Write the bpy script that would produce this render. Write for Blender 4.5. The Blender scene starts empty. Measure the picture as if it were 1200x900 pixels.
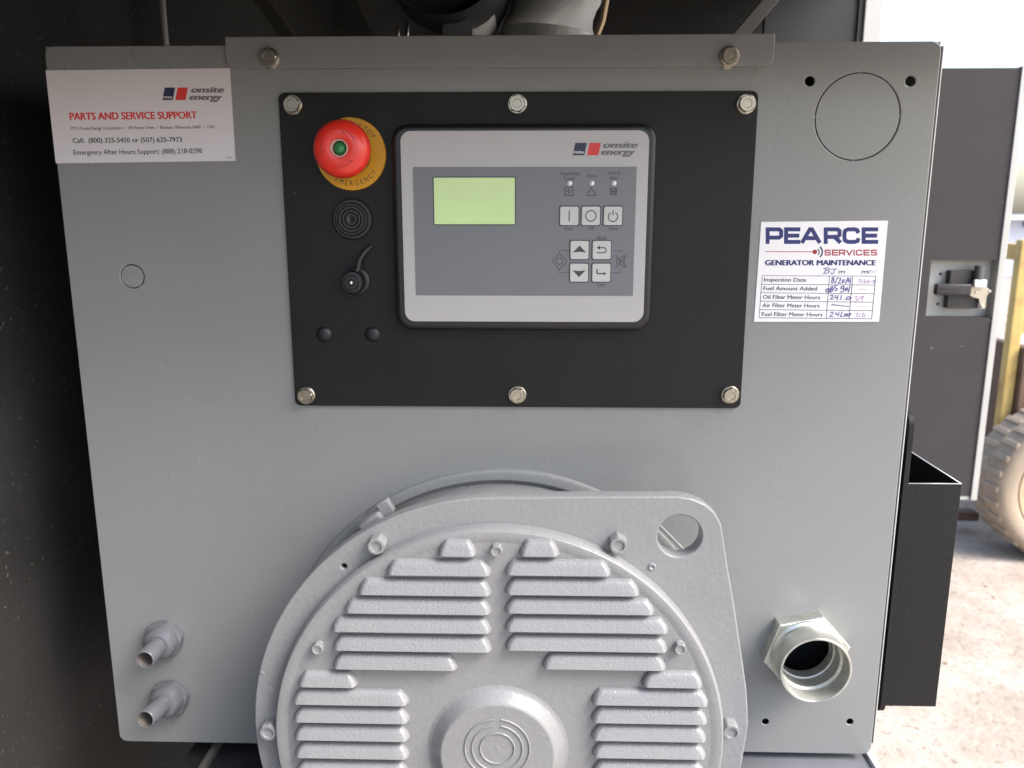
import bpy, bmesh, math, random
from math import radians as RAD, sin, cos, pi, sqrt, hypot
from mathutils import Vector, Matrix, Euler
random.seed(7)
S = bpy.context.scene
C = S.collection

# ------------------------------------------------------------------ camera, sky, sun, exposure
CAM = Vector((0.0, -0.653, 1.5))
YAW, PITCH, FPX = RAD(1.566), RAD(11.795), 962.8
cd = bpy.data.cameras.new("camera"); cam = bpy.data.objects.new("camera", cd); C.objects.link(cam)
cam.location = CAM; cam.rotation_euler = Euler((pi/2 - PITCH, 0, YAW), 'XYZ')
cd.sensor_width = 36; cd.lens = FPX/1200*36; cd.clip_start = 0.01; cd.clip_end = 400
cd.dof.use_dof = True; cd.dof.focus_distance = 0.66; cd.dof.aperture_fstop = 11
S.camera = cam
SUN_EL, SUN_AZ = 47, 117           # azimuth measured clockwise from +Y
w = bpy.data.worlds.new("World"); S.world = w; w.use_nodes = True
nt = w.node_tree; bg = nt.nodes['Background']
sky = nt.nodes.new('ShaderNodeTexSky'); sky.sky_type = 'NISHITA'; sky.sun_disc = False
sky.sun_elevation = RAD(SUN_EL); sky.sun_rotation = RAD(SUN_AZ)
sky.air_density = 1.0; sky.dust_density = 3.0; sky.ozone_density = 0.6
nt.links.new(sky.outputs[0], bg.inputs[0]); bg.inputs[1].default_value = 0.13
sl = bpy.data.lights.new("sun", 'SUN'); sun = bpy.data.objects.new("sun", sl); C.objects.link(sun)
sl.energy = 1.5; sl.angle = RAD(30); sl.color = (1, .985, .965)
sun.rotation_euler = Euler((pi/2 - RAD(SUN_EL), 0, pi - RAD(SUN_AZ)), 'XYZ')
sun.location = (6, 2, 8)
vs = S.view_settings; vs.view_transform = 'Standard'; vs.look = 'None'; vs.gamma = 1
vs.use_curve_mapping = False; vs.exposure = 1.82
vs.use_white_balance = True; vs.white_balance_temperature = 6500
try: S.cycles.max_bounces = 10; S.cycles.diffuse_bounces = 6
except Exception: pass

ROT = cam.rotation_euler.to_matrix()
def at(px, py, y=0.0):
    """photograph pixel (1200x900) -> (X, Z) on the vertical plane at depth y"""
    d = ROT @ Vector(((px-600)/FPX, (450-py)/FPX, -1))
    t = (y - CAM.y)/d.y
    p = CAM + d*t
    return (p.x, p.z)
def at3(px, py, y=0.0):
    a = at(px, py, y); return Vector((a[0], y, a[1]))
def rad_px(px0, px1, py, y): return abs(at(px1, py, y)[0]-at(px0, py, y)[0])/2

# ------------------------------------------------------------------ materials
MATS = {}
def nd(t, k, **kw):
    n = t.nodes.new(k)
    for a, b in kw.items(): setattr(n, a, b)
    return n
def mat(name, col, rough=.5, metal=0.0, var=0.08, vscale=12, bump=0.0, bscale=600, bdist=.0004, coat=0.0,
        spots=None, sscale=300, sthr=.72, rvar=.1, spec=.5, emit=0, aniso_stretch=None, wave=0, dirt=None, dscale=5):
    m = bpy.data.materials.new(name); m.use_nodes = True; t = m.node_tree; L = t.links.new
    b = t.nodes['Principled BSDF']
    b.inputs['Roughness'].default_value = rough; b.inputs['Metallic'].default_value = metal
    b.inputs['Specular IOR Level'].default_value = spec
    b.inputs['Coat Weight'].default_value = coat; b.inputs['Coat Roughness'].default_value = .25
    tc = nd(t, 'ShaderNodeTexCoord'); src = tc.outputs['Object']
    if aniso_stretch:
        mp = nd(t, 'ShaderNodeMapping'); mp.inputs['Scale'].default_value = aniso_stretch; L(src, mp.inputs[0]); src2 = mp.outputs[0]
    else: src2 = src
    n = nd(t, 'ShaderNodeTexNoise'); n.inputs['Scale'].default_value = vscale; n.inputs['Detail'].default_value = 5
    L(src2, n.inputs['Vector'])
    r = nd(t, 'ShaderNodeMapRange'); r.inputs[1].default_value = .2; r.inputs[2].default_value = .8
    r.inputs[3].default_value = 1-var; r.inputs[4].default_value = 1+var
    L(n.outputs[0], r.inputs[0])
    mx = nd(t, 'ShaderNodeVectorMath', operation='SCALE'); mx.inputs[0].default_value = col
    L(r.outputs[0], mx.inputs['Scale']); out = mx.outputs[0]
    if dirt:
        n3 = nd(t, 'ShaderNodeTexNoise'); n3.inputs['Scale'].default_value = dscale; n3.inputs['Detail'].default_value = 8; n3.inputs['Roughness'].default_value = .65
        L(src, n3.inputs['Vector'])
        r3 = nd(t, 'ShaderNodeMapRange'); r3.inputs[1].default_value = .52; r3.inputs[2].default_value = .75; L(n3.outputs[0], r3.inputs[0])
        x3 = nd(t, 'ShaderNodeMix', data_type='RGBA'); x3.inputs[7].default_value = (*dirt, 1); L(out, x3.inputs[6]); L(r3.outputs[0], x3.inputs[0]); out = x3.outputs[2]
    if spots:
        v = nd(t, 'ShaderNodeTexNoise'); v.inputs['Scale'].default_value = sscale; v.inputs['Detail'].default_value = 2; L(src, v.inputs['Vector'])
        r4 = nd(t, 'ShaderNodeMapRange'); r4.inputs[1].default_value = sthr; r4.inputs[2].default_value = sthr+.04; L(v.outputs[0], r4.inputs[0])
        x4 = nd(t, 'ShaderNodeMix', data_type='RGBA'); x4.inputs[7].default_value = (*spots, 1); L(out, x4.inputs[6]); L(r4.outputs[0], x4.inputs[0]); out = x4.outputs[2]
    L(out, b.inputs['Base Color'])
    rr = nd(t, 'ShaderNodeMapRange'); rr.inputs[1].default_value = .2; rr.inputs[2].default_value = .8
    rr.inputs[3].default_value = max(.03, rough-rvar*.5); rr.inputs[4].default_value = min(1, rough+rvar*.5)
    L(n.outputs[0], rr.inputs[0]); L(rr.outputs[0], b.inputs['Roughness'])
    if bump:
        n2 = nd(t, 'ShaderNodeTexNoise'); n2.inputs['Scale'].default_value = bscale; n2.inputs['Detail'].default_value = 3; L(src, n2.inputs['Vector'])
        bp = nd(t, 'ShaderNodeBump'); bp.inputs['Strength'].default_value = bump; bp.inputs['Distance'].default_value = bdist
        L(n2.outputs[0], bp.inputs['Height']); L(bp.outputs[0], b.inputs['Normal'])
        if wave:
            n5 = nd(t, 'ShaderNodeTexNoise'); n5.inputs['Scale'].default_value = 7; n5.inputs['Detail'].default_value = 0; L(src, n5.inputs['Vector'])
            b5 = nd(t, 'ShaderNodeBump'); b5.inputs['Strength'].default_value = 1; b5.inputs['Distance'].default_value = wave
            L(n5.outputs[0], b5.inputs['Height']); L(b5.outputs[0], bp.inputs['Normal'])
    if emit:
        b.inputs['Emission Color'].default_value = (*col, 1); b.inputs['Emission Strength'].default_value = emit
    MATS[name] = m; return m
M_panel = mat('grey_enamel', (.215, .221, .217), .27, var=.05, vscale=5, bump=.3, bscale=420, bdist=.0003, rvar=.14, wave=.0012, spots=(.27, .27, .26), sscale=85, sthr=.76)
M_lip = mat('grey_enamel_lid', (.205, .21, .205), .36, var=.04, vscale=9, bump=.3, bscale=420, bdist=.0003)
M_slot = mat('box_interior', (.03, .032, .035), .6)
M_cast = mat('cast_grey_paint', (.222, .224, .226), .27, var=.04, vscale=20, bump=.5, bscale=260, bdist=.0006, rvar=.08)
M_louv = mat('louvre_grey_paint', (.225, .227, .23), .24, var=.03, vscale=20, bump=.7, bscale=520, bdist=.0006, rvar=.08)
M_plate = mat('black_powder_coat', (.0085, .0083, .0086), .5, spec=.28, var=.25, vscale=25, bump=.35, bscale=1500, bdist=.0002, spots=(.05, .05, .05), sscale=160, sthr=.74)
M_bezel = mat('black_plastic', (.008, .008, .0095), .38, bump=.15, bscale=2500, bdist=.0001)
M_rubber = mat('dark_rubber', (.017, .017, .017), .5, bump=.2, bscale=900)
M_silver = mat('silver_overlay', (.42, .412, .41), .40, var=.02, bump=.1, bscale=2500, bdist=.0001)
M_memb = mat('grey_overlay', (.155, .165, .175), .38, var=.03, vscale=30, bump=.15, bscale=2500, bdist=.0001)
M_key = mat('key_cap', (.5, .5, .48), .4, var=.04, vscale=60, bump=.1, bscale=1500, bdist=.0001)
M_keyring = mat('key_outline', (.05, .055, .06), .5)
M_print = mat('print_dark_grey', (.045, .05, .055), .5)
M_printg = mat('print_grey', (.13, .13, .135), .5)
M_printo = mat('overlay_print', (.065, .07, .075), .5)
M_lcd = mat('lcd_green', (.40, .52, .25), .2, var=.12, vscale=16, emit=.10)
M_led = mat('led_lens', (.7, .72, .7), .2)
M_navy = mat('print_navy', (.018, .02, .06), .45)
M_blue = mat('print_blue', (.012, .018, .13), .5)
M_red = mat('print_red', (.62, .035, .03), .45)
M_crim = mat('print_crimson', (.34, .015, .03), .5)
M_ink = mat('purple_ballpoint', (.09, .06, .27), .5)
M_ink2 = mat('faded_ballpoint', (.36, .26, .46), .5)
M_inkp = mat('pale_print', (.5, .5, .55), .5)
M_paper = mat('white_label_film', (.80, .79, .80), .4, var=.02, bump=.1, bscale=300)
M_paper2 = mat('pinkish_label_film', (.62, .59, .61), .42, var=.03, bump=.1, bscale=250)
M_blackp = mat('print_black', (.02, .02, .025), .5)
M_eyel = mat('yellow_ring', (.62, .30, .008), .42, var=.06, vscale=60)
M_ered = mat('red_plastic', (.74, .032, .018), .3, var=.04, vscale=60, coat=.3)
M_egrn = mat('green_plastic', (.03, .22, .06), .25)
M_zinc = mat('zinc_plate', (.40, .37, .31), .33, metal=1, var=.2, vscale=150, bump=.2, bscale=500)
M_galv = mat('galvanised', (.60, .60, .545), .34, metal=.85, var=.2, vscale=90, bump=.25, bscale=420, rvar=.2)
M_thread = mat('galvanised_inside', (.56, .56, .51), .45, metal=.5, var=.15, vscale=130, bump=.4, bscale=350)
M_pipe = mat('painted_pipe', (.125, .13, .142), .33, var=.1, vscale=60, bump=.4, bscale=300)
M_copper = mat('copper_inside', (.25, .22, .20), .4, metal=.5, var=.2, vscale=90)
M_foam = mat('black_foam', (.02, .0195, .0185), .8, var=.4, vscale=9, bump=.7, bscale=520, bdist=.0012, spots=(.12, .12, .10), sscale=230, sthr=.69)
M_foam2 = mat('door_foam', (.052, .048, .049), .85, spec=.25, var=.10, vscale=10, bump=.45, bscale=900, bdist=.0012, spots=(.22, .2, .2), sscale=70, sthr=.76)
M_door = mat('door_paint', (.45, .45, .43), .4, var=.04)
M_post = mat('post_paint', (.5, .51, .5), .45, var=.04)
M_dark = mat('enclosure_dark', (.02, .02, .022), .6, var=.3, bump=.3, bscale=80)
M_hous = mat('housing_grey', (.36, .35, .32), .4, var=.12, vscale=20)
M_brace = mat('brace_paint', (.10, .095, .085), .5, var=.1)
M_pocket = mat('pocket_texture_coat', (.009, .0085, .009), .55, spec=.3, var=.15, vscale=60, bump=.9, bscale=900, bdist=.0006)
M_deck = mat('deck_paint', (.13, .135, .15), .3, var=.15, vscale=12, bump=.2, bscale=200)
M_sand = None
M_yel = mat('weathered_yellow', (.50, .36, .12), .7, var=.15, vscale=9, dirt=(.28, .14, .05), dscale=7)
M_rust = mat('rusty_frame', (.12, .075, .05), .75, var=.3, vscale=15)
M_tyre = mat('dusty_tyre', (.32, .26, .195), .92, var=.2, vscale=12, bump=.6, bscale=90, bdist=.003)
M_rim = mat('dusty_rim', (.42, .3, .19), .7, var=.2, vscale=14)
M_shed = mat('pale_cladding', (.46, .48, .56), .6, var=.06, vscale=2)
M_shed2 = mat('dark_blue_cladding', (.10, .11, .19), .6, var=.1, vscale=2)
M_wht = mat('white_plastic', (.75, .74, .70), .35)
M_latch = mat('latch_black', (.03, .028, .03), .45, var=.2, vscale=70)

def sand():
    m = bpy.data.materials.new('sandy_ground'); m.use_nodes = True; t = m.node_tree; L = t.links.new
    b = t.nodes['Principled BSDF']; b.inputs['Roughness'].default_value = .95
    tc = nd(t, 'ShaderNodeTexCoord')
    n1 = nd(t, 'ShaderNodeTexNoise'); n1.inputs['Scale'].default_value = 3.0; n1.inputs['Detail'].default_value = 10; n1.inputs['Roughness'].default_value = .7
    n2 = nd(t, 'ShaderNodeTexNoise'); n2.inputs['Scale'].default_value = 38; n2.inputs['Detail'].default_value = 6; n2.inputs['Roughness'].default_value = .7
    L(tc.outputs['Object'], n1.inputs['Vector']); L(tc.outputs['Object'], n2.inputs['Vector'])
    cr = nd(t, 'ShaderNodeValToRGB'); e = cr.color_ramp.elements
    e[0].position = .34; e[0].color = (.30, .24, .19, 1); e[1].position = .62; e[1].color = (.46, .40, .34, 1)
    L(n1.outputs[0], cr.inputs[0])
    cr2 = nd(t, 'ShaderNodeValToRGB'); f = cr2.color_ramp.elements
    f[0].position = .3; f[0].color = (.5, .44, .4, 1); f[1].position = .46; f[1].color = (1, 1, 1, 1)
    L(n2.outputs[0], cr2.inputs[0])
    mx = nd(t, 'ShaderNodeMix', data_type='RGBA', blend_type='MULTIPLY'); mx.inputs[0].default_value = 1
    L(cr.outputs[0], mx.inputs[6]); L(cr2.outputs[0], mx.inputs[7]); L(mx.outputs[2], b.inputs['Base Color'])
    bp = nd(t, 'ShaderNodeBump'); bp.inputs['Strength'].default_value = .6; bp.inputs['Distance'].default_value = .02
    L(n2.outputs[0], bp.inputs['Height']); L(bp.outputs[0], b.inputs['Normal'])
    return m
M_sand = sand()

# ------------------------------------------------------------------ object helpers
def thing(name, label, cat, loc, group=None):
    o = bpy.data.objects.new(name, None); C.objects.link(o); o.location = loc; o.empty_display_size = .02
    o['label'] = label; o['category'] = cat
    if group: o['group'] = group
    return o
def wloc(o):
    p = Vector((0, 0, 0))
    while o is not None: p = p + Vector(o.location); o = o.parent
    return p
def finish(me, smooth=True, ang=32):
    if smooth:
        for p in me.polygons: p.use_smooth = True
        me.set_sharp_from_angle(angle=RAD(ang))
        for p in me.polygons:
            if abs(p.normal.y) > .9995: p.use_smooth = False
def link(name, me, m, parent=None, loc=None, ang=32, kind=None, label=None, smooth=True):
    """mesh in world coordinates (loc None: origin at its centre) or about its own origin (loc = world position)"""
    finish(me, smooth, ang)
    o = bpy.data.objects.new(name, me); C.objects.link(o)
    if m is not None:
        me.materials.clear()
        for mm in (m if isinstance(m, (list, tuple)) else [m]): me.materials.append(mm)
    if loc is None:
        vs_ = [v.co for v in me.vertices]
        c = Vector([(min(v[i] for v in vs_)+max(v[i] for v in vs_))/2 for i in range(3)])
        me.transform(Matrix.Translation(-c)); loc = c
    loc = Vector(loc)
    if parent is not None: o.parent = parent; o.location = loc - wloc(parent)
    else: o.location = loc
    if kind: o['kind'] = kind
    if label: o['label'] = label
    return o
def share(name, src, parent, loc, rot=None):
    o = src.copy(); o.name = name; C.objects.link(o); o.parent = parent; o.location = Vector(loc) - wloc(parent)
    if rot is not None: o.rotation_euler = rot
    return o
def mesh(vs_, fs):
    me = bpy.data.meshes.new('m'); me.from_pydata([tuple(v) for v in vs_], [], fs); me.update(); return me
def box(x0, x1, y0, y1, z0, z1, bev=0.0, seg=2):
    bm = bmesh.new(); bmesh.ops.create_cube(bm, size=1)
    for v in bm.verts:
        v.co = ((x0+x1)/2+v.co.x*(x1-x0), (y0+y1)/2+v.co.y*(y1-y0), (z0+z1)/2+v.co.z*(z1-z0))
    if bev: bmesh.ops.bevel(bm, geom=list(bm.edges), offset=bev, segments=seg, affect='EDGES', profile=.5)
    me = bpy.data.meshes.new('m'); bm.to_mesh(me); bm.free(); return me
def prism_y(pts, y0, y1, bev=0.0, seg=2):
    """polygon of (x,z) from y0 (front) to y1, front outer edge bevelled"""
    bm = bmesh.new()
    n = len(pts)
    a = sum(pts[i][0]*pts[(i+1) % n][1]-pts[(i+1) % n][0]*pts[i][1] for i in range(n))
    if a < 0: pts = pts[::-1]
    f = [bm.verts.new((x, y0, z)) for x, z in pts]; b = [bm.verts.new((x, y1, z)) for x, z in pts]
    ff = bm.faces.new(f); bm.faces.new(b[::-1])
    for i in range(n):
        j = (i+1) % n; bm.faces.new((f[j], f[i], b[i], b[j]))
    if bev:
        bmesh.ops.bevel(bm, geom=list(ff.edges), offset=bev, segments=seg, affect='EDGES', profile=.5)
    bmesh.ops.recalc_face_normals(bm, faces=bm.faces)
    me = bpy.data.meshes.new('m'); bm.to_mesh(me); bm.free(); return me
def circ(cx, cz, r, n=48, a0=0, a1=2*pi):
    full = abs(a1-a0-2*pi) < 1e-6
    k = n if full else n+1
    return [(cx+r*cos(a0+(a1-a0)*i/n), cz+r*sin(a0+(a1-a0)*i/n)) for i in range(k)]
def rrect(x0, x1, z0, z1, r, n=6):
    o = []
    for cx, cz, a in ((x1-r, z1-r, 0), (x0+r, z1-r, pi/2), (x0+r, z0+r, pi), (x1-r, z0+r, 3*pi/2)):
        o += [(cx+r*cos(a+pi/2*i/n), cz+r*sin(a+pi/2*i/n)) for i in range(n+1)]
    return o
def plate(loops, yf, th, bev=0.0, res=2):
    """sheet with holes, front face at yf, thickness th"""
    cu = bpy.data.curves.new('c', 'CURVE'); cu.dimensions = '2D'; cu.fill_mode = 'BOTH'
    for k, lp in enumerate(loops):
        sp = cu.splines.new('POLY'); sp.points.add(len(lp)-1); sp.use_cyclic_u = True
        for i, (x, z) in enumerate(lp): sp.points[i].co = (x, z, 0, 1)
    cu.extrude = max(th/2-bev, 0); cu.bevel_depth = bev; cu.bevel_resolution = res; cu.offset = -bev
    ob = bpy.data.objects.new('c', cu); C.objects.link(ob)
    dg = bpy.context.evaluated_depsgraph_get()
    me = bpy.data.meshes.new_from_object(ob.evaluated_get(dg), depsgraph=dg)
    bpy.data.objects.remove(ob); bpy.data.curves.remove(cu)
    for v in me.vertices: v.co = (v.co.x, yf+th/2-v.co.z, v.co.y)
    bm = bmesh.new(); bm.from_mesh(me); bmesh.ops.remove_doubles(bm, verts=bm.verts, dist=1e-6); bmesh.ops.recalc_face_normals(bm, faces=bm.faces); bm.to_mesh(me); bm.free()
    return me
def lathe(prof, n=48, axis='-y'):
    """prof: list of (r, h) with h measured toward the viewer (-y); closed at r=0 ends"""
    vs_, fs, rings = [], [], []
    for r, h in prof:
        if r < 1e-7: rings.append([len(vs_)]); vs_.append((0, -h, 0))
        else:
            rings.append(list(range(len(vs_), len(vs_)+n)))
            vs_ += [(r*cos(2*pi*i/n), -h, r*sin(2*pi*i/n)) for i in range(n)]
    for a, b in zip(rings, rings[1:]):
        if len(a) == 1 and len(b) == 1: continue
        for i in range(n):
            j = (i+1) % n
            if len(a) == 1: fs.append((a[0], b[i], b[j]))
            elif len(b) == 1: fs.append((a[i], b[0], a[j]))
            else: fs.append((a[i], b[i], b[j], a[j]))
    me = mesh(vs_, fs)
    bm = bmesh.new(); bm.from_mesh(me); bmesh.ops.recalc_face_normals(bm, faces=bm.faces); bm.to_mesh(me); bm.free()
    return me
def tube(pts, r, n=12, closed_ends=True, taper=None):
    vs_, fs = [], []
    pts = [Vector(p) for p in pts]
    up = Vector((0.13, .31, .94))
    for i, p in enumerate(pts):
        d = (pts[min(i+1, len(pts)-1)]-pts[max(i-1, 0)]).normalized()
        a = d.cross(up).normalized(); b = d.cross(a)
        rr = r if taper is None else r*taper[i]
        vs_ += [p+a*rr*cos(2*pi*k/n)+b*rr*sin(2*pi*k/n) for k in range(n)]
    for i in range(len(pts)-1):
        for k in range(n):
            l = (k+1) % n; fs.append((i*n+k, i*n+l, (i+1)*n+l, (i+1)*n+k))
    if closed_ends: fs += [tuple(range(n-1, -1, -1)), tuple(range((len(pts)-1)*n, len(pts)*n))]
    me = mesh(vs_, fs)
    bm = bmesh.new(); bm.from_mesh(me); bmesh.ops.recalc_face_normals(bm, faces=bm.faces); bm.to_mesh(me); bm.free()
    return me
def join(*mes):
    bm = bmesh.new()
    for m in mes: bm.from_mesh(m)
    me = bpy.data.meshes.new('m'); bm.to_mesh(me); bm.free(); return me
def shift(me, v): me.transform(Matrix.Translation(Vector(v))); return me
def ribbon(lines, wd, y, th=.00006, ext=0.0):
    """flat strokes: lines of (x,z) lists, width wd, raised th in front of y"""
    vs_, fs = [], []
    for li, ln in enumerate(lines):
        th_l = th*(1+.35*li)
        cl = len(ln) > 2 and ln[0] == ln[-1]
        if cl: ln = ln[:-1]
        n = len(ln); off = []
        for i in range(n):
            p = Vector(ln[i]); a = Vector(ln[i-1]) if (i > 0 or cl) else None; b = Vector(ln[(i+1) % n]) if (i < n-1 or cl) else None
            d1 = (p-a).normalized() if a is not None and (p-a).length > 1e-9 else None
            d2 = (b-p).normalized() if b is not None and (b-p).length > 1e-9 else None
            if d1 is None: d1 = d2
            if d2 is None: d2 = d1
            n1 = Vector((-d1.y, d1.x)); n2 = Vector((-d2.y, d2.x)); m = n1+n2
            if m.length < .3: m = n1.copy()
            m.normalize(); k = 1/max(.45, m.dot(n1))
            e = Vector((0, 0))
            if not cl and i == 0: e = -d2*wd*ext
            if not cl and i == n-1: e = d1*wd*ext
            off.append((p+e+m*k*wd/2, p+e-m*k*wd/2))
        base = len(vs_)
        for q, s in off:
            vs_ += [(q.x, y-th_l, q.y), (s.x, y-th_l, s.y), (q.x, y, q.y), (s.x, y, s.y)]
        rng = range(n) if cl else range(n-1)
        for i in rng:
            a = base+4*i; b = base+4*((i+1) % n)
            fs += [(a, a+1, b+1, b), (a+2, a, b, b+2), (a+1, a+3, b+3, b+1)]
    me = mesh(vs_, fs); bm = bmesh.new(); bm.from_mesh(me)
    for f in bm.faces:
        f.normal_update()
        if abs(f.normal.y) > .5 and f.normal.y > 0: f.normal_flip()
    bm.to_mesh(me); bm.free(); return me

_CAP = None
def raw_text(s, off=0.0, shear=0.0, res=3, space=1.0):
    cu = bpy.data.curves.new('t', 'FONT'); cu.body = s; cu.resolution_u = res; cu.offset = off; cu.shear = shear; cu.fill_mode = 'FRONT'
    cu.space_character = space
    ob = bpy.data.objects.new('t', cu); C.objects.link(ob)
    dg = bpy.context.evaluated_depsgraph_get(); me = bpy.data.meshes.new_from_object(ob.evaluated_get(dg), depsgraph=dg)
    bpy.data.objects.remove(ob); bpy.data.curves.remove(cu); return me
def text(parent, s, p0, p1, cap, y, m, off=0.0, shear=0.0, name='lettering', res=3, space=1.0, th=.00008):
    """baseline from world (x,z) p0 to p1, capital height cap (m)"""
    global _CAP
    if _CAP is None:
        h = raw_text('H'); _CAP = max(v.co.y for v in h.vertices)
    me = raw_text(s, 0, shear, res, space)
    if off:
        lay = []
        for k in (-1, 0, 1):
            c = me.copy(); c.transform(Matrix.Translation((k*off*1.6, (off*.5 if k else -off*.5), 0)))
            for v in c.vertices: v.co.z = -(k+1)*1e-3
            lay.append(c)
        me = join(*lay)
    xs = [v.co.x for v in me.vertices]; x0, x1 = min(xs), max(xs)
    a = Vector(p0); b = Vector(p1); d = (b-a); W = d.length; d.normalize(); nrm = Vector((-d.y, d.x))
    sx = W/(x1-x0); sz = cap/_CAP
    for v in me.vertices:
        q = a + d*((v.co.x-x0)*sx) + nrm*(v.co.y*sz); v.co = (q.x, y-th+v.co.z*.02, q.y)
    bm = bmesh.new(); bm.from_mesh(me)
    for f in bm.faces:
        f.normal_update()
        if f.normal.y > 0: f.normal_flip()
    bm.to_mesh(me); bm.free()
    return link(name, me, m, parent, smooth=False)
def ptext(parent, s, x0, x1, yb, cap_px, y, m, yb1=None, **k):
    if yb1 is None: yb1 = yb
    p0, p1 = at(x0, yb, y), at(x1, yb1, y)
    cap = at(x0, yb-cap_px, y)[1]-at(x0, yb, y)[1]
    return text(parent, s, p0, p1, cap, y, m, **k)
def pr(parent, name, lines, wpx, y, m, th=.00007, ext=0.0):
    """pixel strokes on plane y"""
    L_ = [[at(a, b, y) for a, b in ln] for ln in lines]
    return link(name, ribbon(L_, wpx*.00068, y, th, ext), m, parent, smooth=False)
def ppoly(parent, name, pts, y, m, th=.00007):
    return link(name, prism_y([at(a, b, y) for a, b in pts], y-th, y+.0), m, parent, smooth=False)

# hex head bolt with flange washer, about its origin, pointing to -y
def hexbolt(r, h, flange=1.35, fh=.25, dimple=.5, ang=0.0, n=48, wash=True):
    bm = bmesh.new()
    def ring(f, hh, k=n): return [bm.verts.new((f(2*pi*i/k)*cos(2*pi*i/k), -hh, f(2*pi*i/k)*sin(2*pi*i/k))) for i in range(k)]
    hexr = lambda a, R: R*cos(pi/6)/cos(((a-ang) % (pi/3))-pi/6)
    R = r/cos(pi/6)
    rings = []
    if wash:
        rings.append(ring(lambda a: r*flange, 0)); rings.append(ring(lambda a: r*flange, h*fh*.7)); rings.append(ring(lambda a: max(r*flange*.93, 0), h*fh))
    else: rings.append(ring(lambda a: hexr(a, R), 0))
    rings.append(ring(lambda a: hexr(a, R), h*fh)); rings.append(ring(lambda a: hexr(a, R), h*.86))
    rings.append(ring(lambda a: min(hexr(a, R)*.99, r*.97), h))
    rings.append(ring(lambda a: r*dimple*1.1, h)); rings.append(ring(lambda a: r*dimple, h-h*.12))
    for a, b in zip(rings, rings[1:]):
        for i in range(n):
            j = (i+1) % n; bm.faces.new((a[i], a[j], b[j], b[i]))
    bm.faces.new(rings[-1])
    bmesh.ops.recalc_face_normals(bm, faces=bm.faces)
    me = bpy.data.meshes.new('m'); bm.to_mesh(me); bm.free(); return me

# ------------------------------------------------------------------ the setting: ground and the open enclosure
g = link('ground', mesh([(-60, -60, 0), (60, -60, 0), (60, 120, 0), (-60, 120, 0)], [(0, 1, 2, 3)]), M_sand, loc=(0, 0, 0), kind='structure', smooth=False)

XL, XR, ZT, ZB = -0.3735, 0.2996, 1.6237, 1.0305      # control box front
# scattered stones and litter on the ground, real geometry
bm = bmesh.new()
for i in range(2600):
    x = random.uniform(.2, 7); y = random.uniform(.9, 12); s = random.choice((.002, .003, .004, .007))*(1+.12*y)
    m_ = Matrix.Translation((x, y, s*.2)) @ Euler((random.uniform(-.3, .3), random.uniform(-.3, .3), random.uniform(0, 6.3))).to_matrix().to_4x4() @ Matrix.Diagonal((s*random.uniform(.6, 1.5), s, s*.5, 1))
    bmesh.ops.create_icosphere(bm, subdivisions=1, radius=1, matrix=m_)
me = bpy.data.meshes.new('m'); bm.to_mesh(me); bm.free()
M_peb = mat('pebbles', (.36, .27, .20), .9, var=.35, vscale=3)
link('gravel', me, M_peb, kind='stuff', smooth=False, loc=(0, 0, 0))['label'] = 'small brown stones and litter scattered on the pale sandy ground'

# ------------------------------------------------------------------ enclosure (sound attenuated housing round the generator)
enc = thing('generator_enclosure', 'dark foam lined steel enclosure around the grey control box', 'enclosure', (0, .5, .0))
EX0, EX1, EZ1 = -0.455, 0.56, 2.0
FRONT = -.19
link('side_wall', box(EX0-.03, EX0, -1.45, 1.3, .55, EZ1-.004), M_foam, enc)
link('roof', box(EX0-.05, EX1+.05, FRONT, 3.2, EZ1, EZ1+.04), M_foam, enc)
link('shade_bay', box(EX0-3.2, EX0-.0301, FRONT-1.26, 3.2, .10, EZ1+.04, .01), M_pocket, enc)  # unseen body added at the left to shade the ground and that side
link('shade_header', box(EX0-.03, EX1, FRONT, FRONT+.03, 1.623, EZ1-.004), M_dark, enc)  # unseen header, added and set low to darken the top of the panel
xr = at(1007, 20, .95)[0]
link('back_wall', box(EX0-.03, xr-.004, 1.3, 1.33, .55, EZ1-.004), M_foam, enc)
a = at(1005, 20, .95)[0]; b = at(1011, 20, .95)[0]; c = at(1032, 20, .95)[0]
link('post_seal', box(a, b-.001, .945, .96, .9, EZ1-.002), M_dark, enc)
link('corner_post', box(b, c, .94, .99, .56, EZ1-.002, .002), M_post, enc)
link('partition', box(at(900, 20, .93)[0], a-.001, .95, .965, .9, EZ1-.003), M_dark, enc)
# base frame below the box
zd = at(950, 884, 0)[1]-.006
rx = XR+.004
link('deck_plate', box(at(868, 890, 0)[0]-.03, rx-.006, -.35, .5, zd-.006, zd, .001), M_deck, enc)
link('sill_edge', box(rx-.005, rx+.001, -.35, .5, zd-.05, zd+.004, .001), M_post, enc, label='edge of the base frame, coloured pale as if sunlit')  # pale colour stands in for sunlight on this edge
lx = at(212, 868, 0)[0]
link('deck_plate', box(lx, lx+.20, -.35, .5, zd-.018, zd-.012, .001), M_dark, enc)
link('base_rail', box(lx+.022, lx+.028, -.34, .5, zd-.012, zd-.004, .001), M_brace, enc)
link('base_frame', box(EX0, EX1, 0.02, 1.3, .50, .56), M_dark, enc)

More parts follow.
